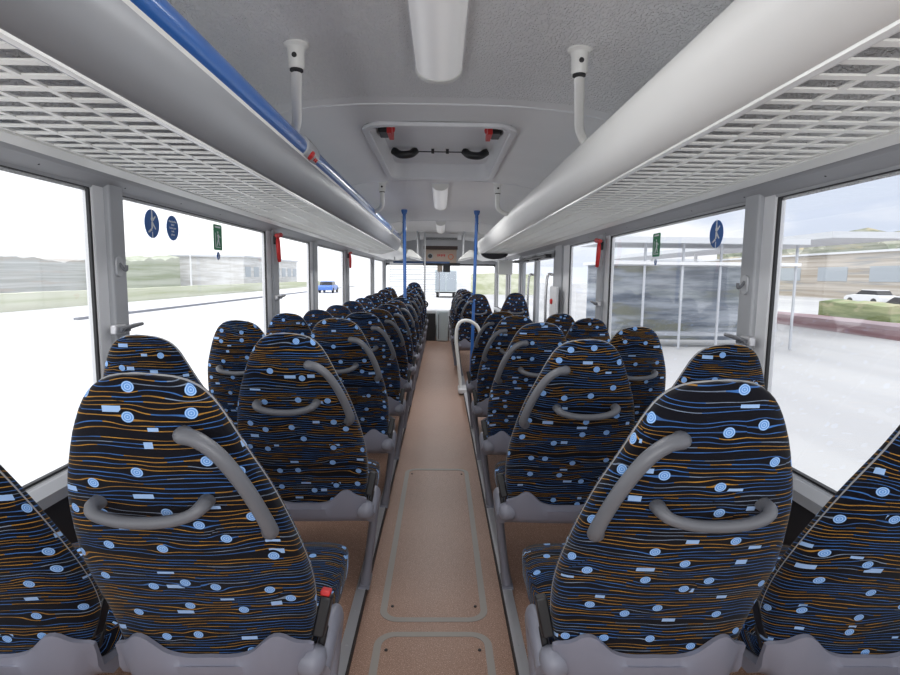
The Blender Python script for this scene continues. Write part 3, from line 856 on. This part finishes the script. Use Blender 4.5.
# door mechanism details
dm = empty('door_rod', (1.12, 5.8, 1.545), 'black horizontal rod above the right-hand door', 'rod')
bm = bmesh.new(); tube(bm, [(0,0,0),(0,2.7,0)], .014, 8)
for yy in (.1,.9,1.6,2.5): box(bm, (.03,yy,0), (.07,.04,.04))
obj('rod_bar', bm, M['black'], dm)
wb = empty('notice_case', (1.0, 8.5, 1.46), 'plain white box panel hanging beyond the right door', 'panel')
bm = bmesh.new(); box(bm, (0,0,0), (.22,.04,.22)); obj('case_body', bm, M['white'], wb, bevel=.01)
bm = bmesh.new(); tube(bm, [(0,0,.11),(0,0,.24)], .01, 8); obj('case_stay', bm, M['trim'], wb)
dpn = empty('door_panel', (1.135, 5.44, 1.02), 'pale grey panel with a small red switch on the pillar by the right door', 'switch panel')
bm = bmesh.new(); box(bm, (0,0,0), (.03,.30,.42)); obj('panel_plate', bm, M['trim_light'], dpn, bevel=.01)
bm = bmesh.new(); lathe(bm, [(.028,0),(.028,.01),(.02,.02)], (-.015,.02,.06), (-1,0,0), 14); obj('switch_knob', bm, M['red'], dpn)
bm = bmesh.new(); box(bm, (-.017,.02,-.12), (.006,.07,.06)); obj('switch_plate', bm, M['white'], dpn)

# emergency hammers
def hammer(s, y, z, label):
    h = empty('emergency_hammer', (s*(GX-.030), y, z), label, 'emergency hammer', 'red emergency hammers on the window pillars')
    bm = bmesh.new(); box(bm, (-s*.010,0,.03), (.020,.05,.06)); obj('holder', bm, M['black'], h, bevel=.005)
    bm = bmesh.new(); tube(bm, spline([(-s*.03,-.01,.065),(-s*.04,-.045,.02),(-s*.04,-.035,-.05),(-s*.035,.0,-.12)], 4), [.010,.011,.012,.013,.015,.016,.016,.016,.016,.015,.015,.014,.012], 10); obj('hammer_grip', bm, M['red'], h)
    bm = bmesh.new(); tube(bm, [(-s*.035,-.06,.06),(-s*.035,.04,.07)], [.014,.018], 10); obj('hammer_head', bm, M['red'], h)
hammer(-1, 4.02, 1.53, 'red emergency hammer on the left window pillar')
hammer(1, 4.02, 1.52, 'red emergency hammer on the right window pillar')
hammer(-1, 7.14, 1.53, 'distant small red emergency hammer on the farther left pillar')
# coat hooks & latches on the pillars
def hook(s, y, z, label):
    h = empty('coat_hook', (s*(GX-.030), y, z), label, 'hook', 'small oval coat hooks on the window pillars')
    bm = bmesh.new(); prism(rrect(.042,.075,.02,5), (0,1,0), (0,0,1), (0,0,0), (-s,0,0), .008, bm); obj('hook_plate', bm, M['trim'], h, bevel=.002)
    bm = bmesh.new(); tube(bm, spline([(-s*.006,0,.012),(-s*.02,0,-.008),(-s*.03,0,-.012),(-s*.032,0,.006)], 4), .006, 8); obj('hook_arm', bm, M['grip'], h)
def latch(s, y, z, label):
    h = empty('window_latch', (s*(GX-.030), y, z), label, 'latch', 'grey latches at the foot of the window pillars')
    bm = bmesh.new(); box(bm, (-s*.012,0,0), (.024,.07,.035)); obj('latch_base', bm, M['alu'], h, bevel=.005)
    bm = bmesh.new(); tube(bm, [(-s*.03,-.02,0),(-s*.035,.06,.008),(-s*.030,.13,.010)], [.008,.009,.007], 8); box(bm, (-s*.03,.03,0), (.012,.02,.02)); obj('latch_lever', bm, M['grip'], h)
hook(-1, 2.08, 1.34, 'small grey oval coat hook on the nearest left pillar'); hook(1, 2.10, 1.30, 'small grey oval coat hook on the nearest right pillar')
latch(-1, 2.04, 1.11, 'grey metal latch low on the nearest left pillar'); latch(1, 2.04, 1.09, 'grey metal latch low on the nearest right pillar')
latch(-1, 4.03, 1.15, 'grey latch on the second left pillar'); latch(1, 4.03, 1.13, 'grey latch on the second right pillar')

# window stickers (flat prints on the inside of the glass)
def disc_sticker(s, y, z, r, kind, label):
    st = empty('round_sticker' if kind != 'green' else 'square_sticker', (s*(GX-.003), y, z), label, 'sticker')
    N = (-s,0,0)
    # in-plane axes: u runs so that it reads correctly from inside
    U = Vector((0, 1 if s < 0 else -1, 0)); Z = Vector((0,0,1)); 
    def flat(pts, off, m, nm, th=.0008):
        bm = bmesh.new(); prism(pts, U, Z, Vector(N)*off, N, th, bm); return obj(nm, bm, m, st, smooth_=False)
    if kind == 'green':
        flat(rrect(1.9*r, 2.3*r, .01, 3), 0, M['greensign'], 'sticker_ground')
        bm = bmesh.new(); O = Vector(N)*.001
        prism([(-.6*r,.85*r),(.6*r,.85*r),(.6*r,1.0*r),(-.6*r,1.0*r)], U, Z, O, N, .0006, bm)
        for seg in ([(-.1,.55),(.1,.55),(.1,.35),(-.1,.35)], [(-.15,.25),(.2,.3),(.3,-.2),(0,-.25)], [(.0,-.25),(.25,-.2),(.45,-.7),(.3,-.75)], [(-.05,-.2),(.1,-.25),(-.15,-.8),(-.35,-.75)], [(.2,.25),(.55,.05),(.5,-.05),(.15,.12)], [(-.6,.4),(-.5,.4),(-.5,-.85),(-.6,-.85)], [(-.6,-.85),(.6,-.85),(.6,-.93),(-.6,-.93)]):
            prism([(a*r, b*r) for a, b in seg], U, Z, O, N, .0006, bm)
        obj('running_figure', bm, M['signwhite'], st, smooth_=False)
        return
    circ = [(r*math.cos(2*PI*k/32), r*math.sin(2*PI*k/32)) for k in range(32)]
    flat(circ, 0, M['bluesign'], 'sticker_ground')
    O = Vector(N)*.001; bm = bmesh.new()
    if kind in ('belt', 'small'):
        segs = [[(-.06,.98),(.06,.98),(.10,.45),(-.10,.45)], [(-.05,-.55),(.05,-.55),(.05,-.98),(-.05,-.98)],
                [(-.1,.15),(.15,.15),(.05,-.35),(-.12,-.35)], [(.12,.1),(.5,-.3),(.42,-.38),(.05,-.05)], [(-.12,-.3),(-.55,-.55),(-.5,-.65),(0,-.45)], [(-.55,-.55),(-.35,-.55),(-.30,-.62),(-.6,-.62)], [(.1,.35),(.45,.6),(.5,.5),(.18,.22)]]
        for sg in segs: prism([(a*r, b*r) for a, b in sg], U, Z, O, N, .0006, bm)
        prism([(.17*r*math.cos(a)+.02*r, .33*r+.17*r*math.sin(a)) for a in [2*PI*k/12 for k in range(12)]], U, Z, O, N, .0006, bm)
        obj('belted_figure', bm, M['signwhite'], st, smooth_=False)
    else:
        bm.free()
        for k, (t, sz) in enumerate((('Anschnallen','.26'),('bitte!','.24'),('Fasten your','.24'),('belts','.24'),('please','.24'))):
            t_ = text_obj(t, float(sz)*r, (-s*.0015, 0, (.52-.26*k)*r), (PI/2, 0, PI/2 if s < 0 else -PI/2), M['signwhite'], st, 'lettering', .0004)
disc_sticker(-1, 2.39, 1.525, .060, 'belt', 'round blue seat-belt pictogram sticker on the left window, nearer of two')
disc_sticker(-1, 2.57, 1.522, .056, 'text', 'round blue sticker with white lettering on the left window')
disc_sticker(-1, 3.08, 1.515, .060, 'green', 'green emergency exit sticker on the left window')
disc_sticker(-1, 3.08, 1.415, .022, 'small', 'tiny blue round sticker below the green one, left window')
disc_sticker(1, 2.41, 1.515, .060, 'belt', 'round blue seat-belt pictogram sticker on the right window')
disc_sticker(1, 3.08, 1.505, .056, 'green', 'green emergency exit sticker on the right window')
disc_sticker(1, 3.08, 1.41, .018, 'small', 'tiny round sticker below the green one, right window')

# ------------------------------------------------------------------ outside
GZ = -.95
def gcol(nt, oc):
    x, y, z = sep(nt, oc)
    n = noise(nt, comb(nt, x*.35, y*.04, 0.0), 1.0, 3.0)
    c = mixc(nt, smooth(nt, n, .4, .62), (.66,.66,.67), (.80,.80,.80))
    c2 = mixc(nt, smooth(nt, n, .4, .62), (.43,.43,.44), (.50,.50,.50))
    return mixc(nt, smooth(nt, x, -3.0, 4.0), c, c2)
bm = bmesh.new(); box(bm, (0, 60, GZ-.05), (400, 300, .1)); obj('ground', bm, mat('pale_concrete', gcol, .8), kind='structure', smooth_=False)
def lowblock(nm, label, cat, x0, x1, y0, y1, z0, z1, m, wav=0.0, group=None):
    """long low mass with an uneven top"""
    bm = bmesh.new(); n = max(2, int(abs(y1-y0)/.35)); rnd = random.Random(hash(label) % 1000 if False else len(label)*7)
    L = []; h = z1
    for k in range(n+1):
        t = k/n; yy = y0 + (y1-y0)*t; hh = z1 + wav*(.5*math.sin(yy*.31+len(label)) + .3*math.sin(yy*.9+2) + .2*math.sin(yy*2.3) + rnd.uniform(-.12,.12))
        L.append([bm.verts.new(p) for p in ((x0, yy, z0), (x0, yy, hh), ((x0+x1)/2, yy, hh+wav*.5), (x1, yy, hh), (x1, yy, z0))])
    for a, b in zip(L, L[1:]):
        for i in range(4): bm.faces.new((a[i], b[i], b[i+1], a[i+1]))
    bm.faces.new(L[0]); bm.faces.new(L[-1][::-1])
    o = obj(nm, bm, m); tag(o, label, cat, group); return o
mt_far = mat('far_trees_l', streak((.42,.43,.41), (.62,.63,.62), (.50,.46,.42)), .9)  # left backdrop colours are paled, putting the daylight overexposure into them
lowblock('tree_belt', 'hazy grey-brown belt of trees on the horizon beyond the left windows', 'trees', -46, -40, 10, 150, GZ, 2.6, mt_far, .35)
lowblock('grass_verge', 'pale yellow-green grass strip beyond the left pavement', 'grass', -24.6, -24, 10, 110, GZ, .05, mat('verge', streak((.50,.53,.36), (.66,.67,.55)), .9), .03)
lowblock('blue_fence', 'blurred blue low fence seen through the nearest left window', 'fence', -23.4, -23.2, 20, 29, GZ, -.25, mat('bluef', streak((.30,.40,.66), (.66,.70,.78)), .7), .05)
def building(nm, label, x0, x1, y0, y1, h, body, band, nwin, face):
    b = empty(nm, ((x0+x1)/2, (y0+y1)/2, GZ), label, 'building')
    W, D = x1-x0, y1-y0
    bm = bmesh.new(); box(bm, (0,0,h/2), (W, D, h)); obj('building_wall', bm, body, b, smooth_=False)
    bm = bmesh.new(); box(bm, (0,0,h+.1), (W+.6, D+.6, .25)); obj('building_roof', bm, band, b, smooth_=False)
    for k in range(nwin):
        yy = -D/2 + D*(k+.5)/nwin; bm = bmesh.new(); box(bm, (face*(W/2+.02), yy, h*.55), (.06, D/nwin*.6, h*.32)); obj('building_window', bm, M['farglass'], b, smooth_=False)
M['farglass'] = mat('far_glass', (.34,.38,.42), .3)
pale = mat('pale_wall', streak((.55,.54,.52), (.70,.70,.70), sy=.2), .8); beige = mat('beige_wall', streak((.36,.31,.25), (.52,.48,.43), (.30,.30,.30), sy=.04), .8)
grey = mat('grey_wall', streak((.34,.36,.40), (.58,.60,.64), (.24,.26,.30), sy=.15), .8); roofm = mat('pale_roof', (.62,.64,.67), .6)
building('warehouse', 'low pale building beyond the second left window', -38, -28, 79, 108, 4.6, pale, roofm, 8, 1)
building('warehouse', 'long low beige building beyond the nearest right window', 50, 58, 30, 110, 5.6, beige, roofm, 9, -1)
building('depot', 'grey depot hall beyond the second right window', 24, 28, 60, 84, 4.2, grey, roofm, 6, -1)
mt_r = mat('far_trees_r', streak((.16,.19,.13), (.40,.40,.34), (.50,.44,.30), sz=1.5), .9)
lowblock('tree_belt', 'blurred olive trees rising behind the low buildings on the right', 'trees', 60, 68, 30, 120, GZ, 6.8, mt_r, 1.6)
lowblock('hedge', 'bright green hedge behind the red-brown strip on the right', 'hedge', 19.6, 21.0, 23.6, 28.2, GZ, .25, mat('hedge', streak((.15,.20,.08), (.34,.38,.20), (.40,.38,.24), sy=.3), .9), .22)
lowblock('planting_strip', 'red-brown low strip along the pavement on the right', 'planting', 17.6, 19.4, 12, 40, GZ, -.45, mat('redstrip', streak((.24,.13,.14), (.38,.30,.32), sy=.12), .9), .03)
# distant canopy with stripes right, overhead lines left
def canopy(label, x, y0, y1, z):
    c = empty('canopy_roof', (x, y0, z), label, 'canopy')
    bm = bmesh.new(); box(bm, (0,(y1-y0)/2,0), (3.0, y1-y0, .22)); obj('canopy_deck', bm, roofm, c, smooth_=False)
    n = int((y1-y0)/6)+1
    for k in range(1, n):
        bm = bmesh.new(); tube(bm, [(0,k*(y1-y0)/(n-1),-.1),(0,k*(y1-y0)/(n-1),GZ-z)], .10, 8); obj('canopy_post', bm, M['trim_light'], c)
canopy('long white canopy roof on posts beyond the right windows', 15, 19, 46, 2.9)
# glazed shelter seen through the second right window
M['shelterpost'] = mat('shelter_post_paint', (.46,.48,.52), .5)
sh = empty('bus_shelter', (8.2, 18.5, GZ), 'blue-grey glazed shelter with white posts seen through the second right window', 'shelter')
bm = bmesh.new(); box(bm, (0,0,3.45), (6.4,3.0,.18)); obj('shelter_roof', bm, roofm, sh, smooth_=False)
bm = bmesh.new(); box(bm, (0,0,2.75), (6.2,2.6,.10)); obj('shelter_beam', bm, M['trim_light'], sh, smooth_=False)
for xx in (-3,-1.8,-.6,.6,1.8,3):
    bm = bmesh.new(); box(bm, (xx,-1.2,1.75), (.06,.06,3.4)); obj('shelter_post', bm, M['shelterpost'], sh, smooth_=False)
bm = bmesh.new(); box(bm, (0,1.0,1.45), (6,.05,2.7)); obj('shelter_back', bm, mat('shelter_glass', streak((.16,.19,.24), (.50,.54,.60), (.26,.27,.22), sx=.35, sy=.1, sz=2.6), .4), sh, smooth_=False)
bm = bmesh.new(); box(bm, (0,-.3,.45), (5.4,.5,.10)); obj('shelter_bench', bm, grey, sh, smooth_=False)
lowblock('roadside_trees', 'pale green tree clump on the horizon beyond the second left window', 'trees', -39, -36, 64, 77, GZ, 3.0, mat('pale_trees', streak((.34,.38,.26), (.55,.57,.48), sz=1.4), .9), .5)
lowblock('kerb_line', 'dark thin kerb line across the pale pavement on the left', 'kerb', -17.2, -17.0, 26, 110, GZ, GZ+.12, mat('kerb_dark', (.25,.26,.29), .8), .0)
tk = empty('delivery_truck', (.5, 60, GZ), 'pale grey box truck seen ahead through the windscreen', 'truck')
bm = bmesh.new(); box(bm, (0,0,1.75), (2.3,5,2.3)); obj('truck_box', bm, mat('truck_pale', streak((.46,.54,.56), (.66,.70,.71), sz=1.0), .5), tk, bevel=.05)
for sx in (-1,1):
    bm = bmesh.new(); box(bm, (sx*.55,-2.53,1.75), (1.0,.04,2.0)); obj('truck_door', bm, M['farglass'], tk, bevel=.02)
    bm = bmesh.new(); lathe(bm, [(.25,-.14),(.44,-.14),(.46,-.08),(.46,.08),(.44,.14),(.25,.14)], (sx*.85,-1.5,.46), (1,0,0), 16); obj('wheel', bm, M['blackrub'], tk)
bm = bmesh.new(); box(bm, (0,0,.55), (2.1,5,.15)); obj('truck_chassis', bm, M['blackrub'], tk)
lowblock('roadside_trees', 'yellow-green bushes ahead on the right of the windscreen view', 'trees', 4, 12, 70, 74, GZ, 1.4, mat('ahead_bush', streak((.42,.45,.28), (.62,.63,.50), sx=.5, sz=1.4), .9), .4)
def line_mast(label, x, y):
    m_ = empty('mast', (x, y, GZ), label, 'mast', 'thin masts outside on the left')
    bm = bmesh.new(); tube(bm, [(0,0,0),(0,0,6.5)], [.10,.06], 8); obj('mast_pole', bm, M['trim_light'], m_)
    bm = bmesh.new(); box(bm, (.5,0,6.2), (1.6,.06,.06)); obj('mast_arm', bm, M['trim_light'], m_)
line_mast('pale thin mast beyond the second left window, nearer one', -26, 44); line_mast('pale thin mast beyond the second left window, farther one', -26, 58)
# cars
def car(x, y, rz, m, label):
    c = empty('parked_car', (x, y, GZ), label, 'car'); c.rotation_euler[2] = rz
    def side(pts, w, m_, nm):
        bm = bmesh.new(); prism(pts, (0,1,0), (0,0,1), (-w/2,0,0), (1,0,0), w, bm); return obj(nm, bm, m_, c, bevel=.06, smooth_=False)
    side([(-2.1,.35),(-2.15,.75),(-1.9,.95),(-1.2,1.0),(1.0,.98),(1.9,.85),(2.15,.65),(2.12,.35)], 1.75, m, 'car_body')
    side([(-1.75,.93),(-1.35,1.38),(.25,1.42),(1.05,.93)], 1.5, M['darkglass'], 'car_glasshouse')
    side([(-1.3,1.36),(-1.25,1.43),(.2,1.46),(.3,1.40)], 1.5, m, 'car_roof')
    for yy in (-1.35, 1.35):
        for xx in (-.82, .82):
            bm = bmesh.new(); lathe(bm, [(.2,-.1),(.32,-.1),(.34,-.06),(.34,.06),(.32,.1),(.2,.1)], (xx,yy,.33), (1,0,0), 16); obj('wheel', bm, M['blackrub'], c)
carw = mat('car_white', (.72,.73,.75), .3, coat=.5); cars_ = mat('car_silver', (.42,.44,.47), .3, coat=.5)
car(41, 52.0, .08, carw, 'white parked car beyond the hedge, seen through the nearest right window')
car(25.5, 29.5, .05, carw, 'pale parked car at the right edge of the nearest right window')
car(-14.2, 70, 0, mat('car_blue', (.10,.22,.62), .3), 'blue parked car far off seen through the third left window')

# ------------------------------------------------------------------ world & lights
wd = bpy.data.worlds.new('World'); sc.world = wd; wd.use_nodes = True; nt = wd.node_tree; nt.nodes.clear()
tc = nt.nodes.new('ShaderNodeTexCoord'); gx, gy, gz = sep(nt, X(nt, tc.outputs['Generated']))
n1 = noise(nt, comb(nt, gx*1.6, gy*1.6, gz*5.0), 1.6, 5.0, .55)
cl = smooth(nt, n1, .42, .60)
right = smooth(nt, gx, -.3, .5)
skyR = mixc(nt, cl, (.60,.66,.78), (.86,.87,.90)); skyL = mixc(nt, cl, (1.05,1.08,1.12), (1.25,1.25,1.25))
skyc = mixc(nt, right, skyL, skyR)
zen = mixc(nt, smooth(nt, gz, .25, .9), skyc, (1.3,1.33,1.4))
bg = nt.nodes.new('ShaderNodeBackground'); bg.inputs[1].default_value = 1.0; nt.links.new(zen.s, bg.inputs[0])
wo = nt.nodes.new('ShaderNodeOutputWorld'); nt.links.new(bg.outputs[0], wo.inputs[0])

def area(name, loc, rot, sx, sy, power, colr=(1,1,1)):
    l = bpy.data.lights.new(name, 'AREA'); l.shape = 'RECTANGLE'; l.size = sx; l.size_y = sy; l.energy = power; l.color = colr
    o = bpy.data.objects.new(name, l); col.objects.link(o); o.location = loc; o.rotation_euler = rot; return o
def sun(rot, e, ang=20):
    l = bpy.data.lights.new('sun', 'SUN'); l.energy = e; l.angle = math.radians(ang); o = bpy.data.objects.new('sun', l); col.objects.link(o); o.rotation_euler = rot
sun((math.radians(28), math.radians(-22), 0), 1.3, 25)
# added fill lamps: behind the viewer and under the switched-off ceiling lights
area('rear_fill', (0,-1.0,1.5), (math.radians(80),0,0), 1.8, .7, 14)
for y in (1.4, 5.5, 8.8): area('saloon_fill', (0,y,2.02), (0,0,0), .12, 1.3, 5.0 if y < 3 else 11.0)

# ------------------------------------------------------------------ camera
cam = bpy.data.cameras.new('camera'); co = bpy.data.objects.new('camera', cam); col.objects.link(co); sc.camera = co
F = 550.0
cam.sensor_width = 36; cam.lens = F/900*36; cam.clip_start = .02; cam.clip_end = 500
yaw = -math.atan(9.5/F); pitch = -math.atan(61.5/F); roll = math.radians(.68)
co.location = (.016, 0, 1.32)
co.matrix_world = Matrix.Translation((.016,0,1.32)) @ Matrix.Rotation(yaw, 4, 'Z') @ Matrix.Rotation(PI/2 + pitch, 4, 'X') @ Matrix.Rotation(roll, 4, 'Z')
sc.view_settings.view_transform = 'Standard'; sc.view_settings.look = 'None'
sc.view_settings.exposure = .43; sc.view_settings.gamma = 1.0
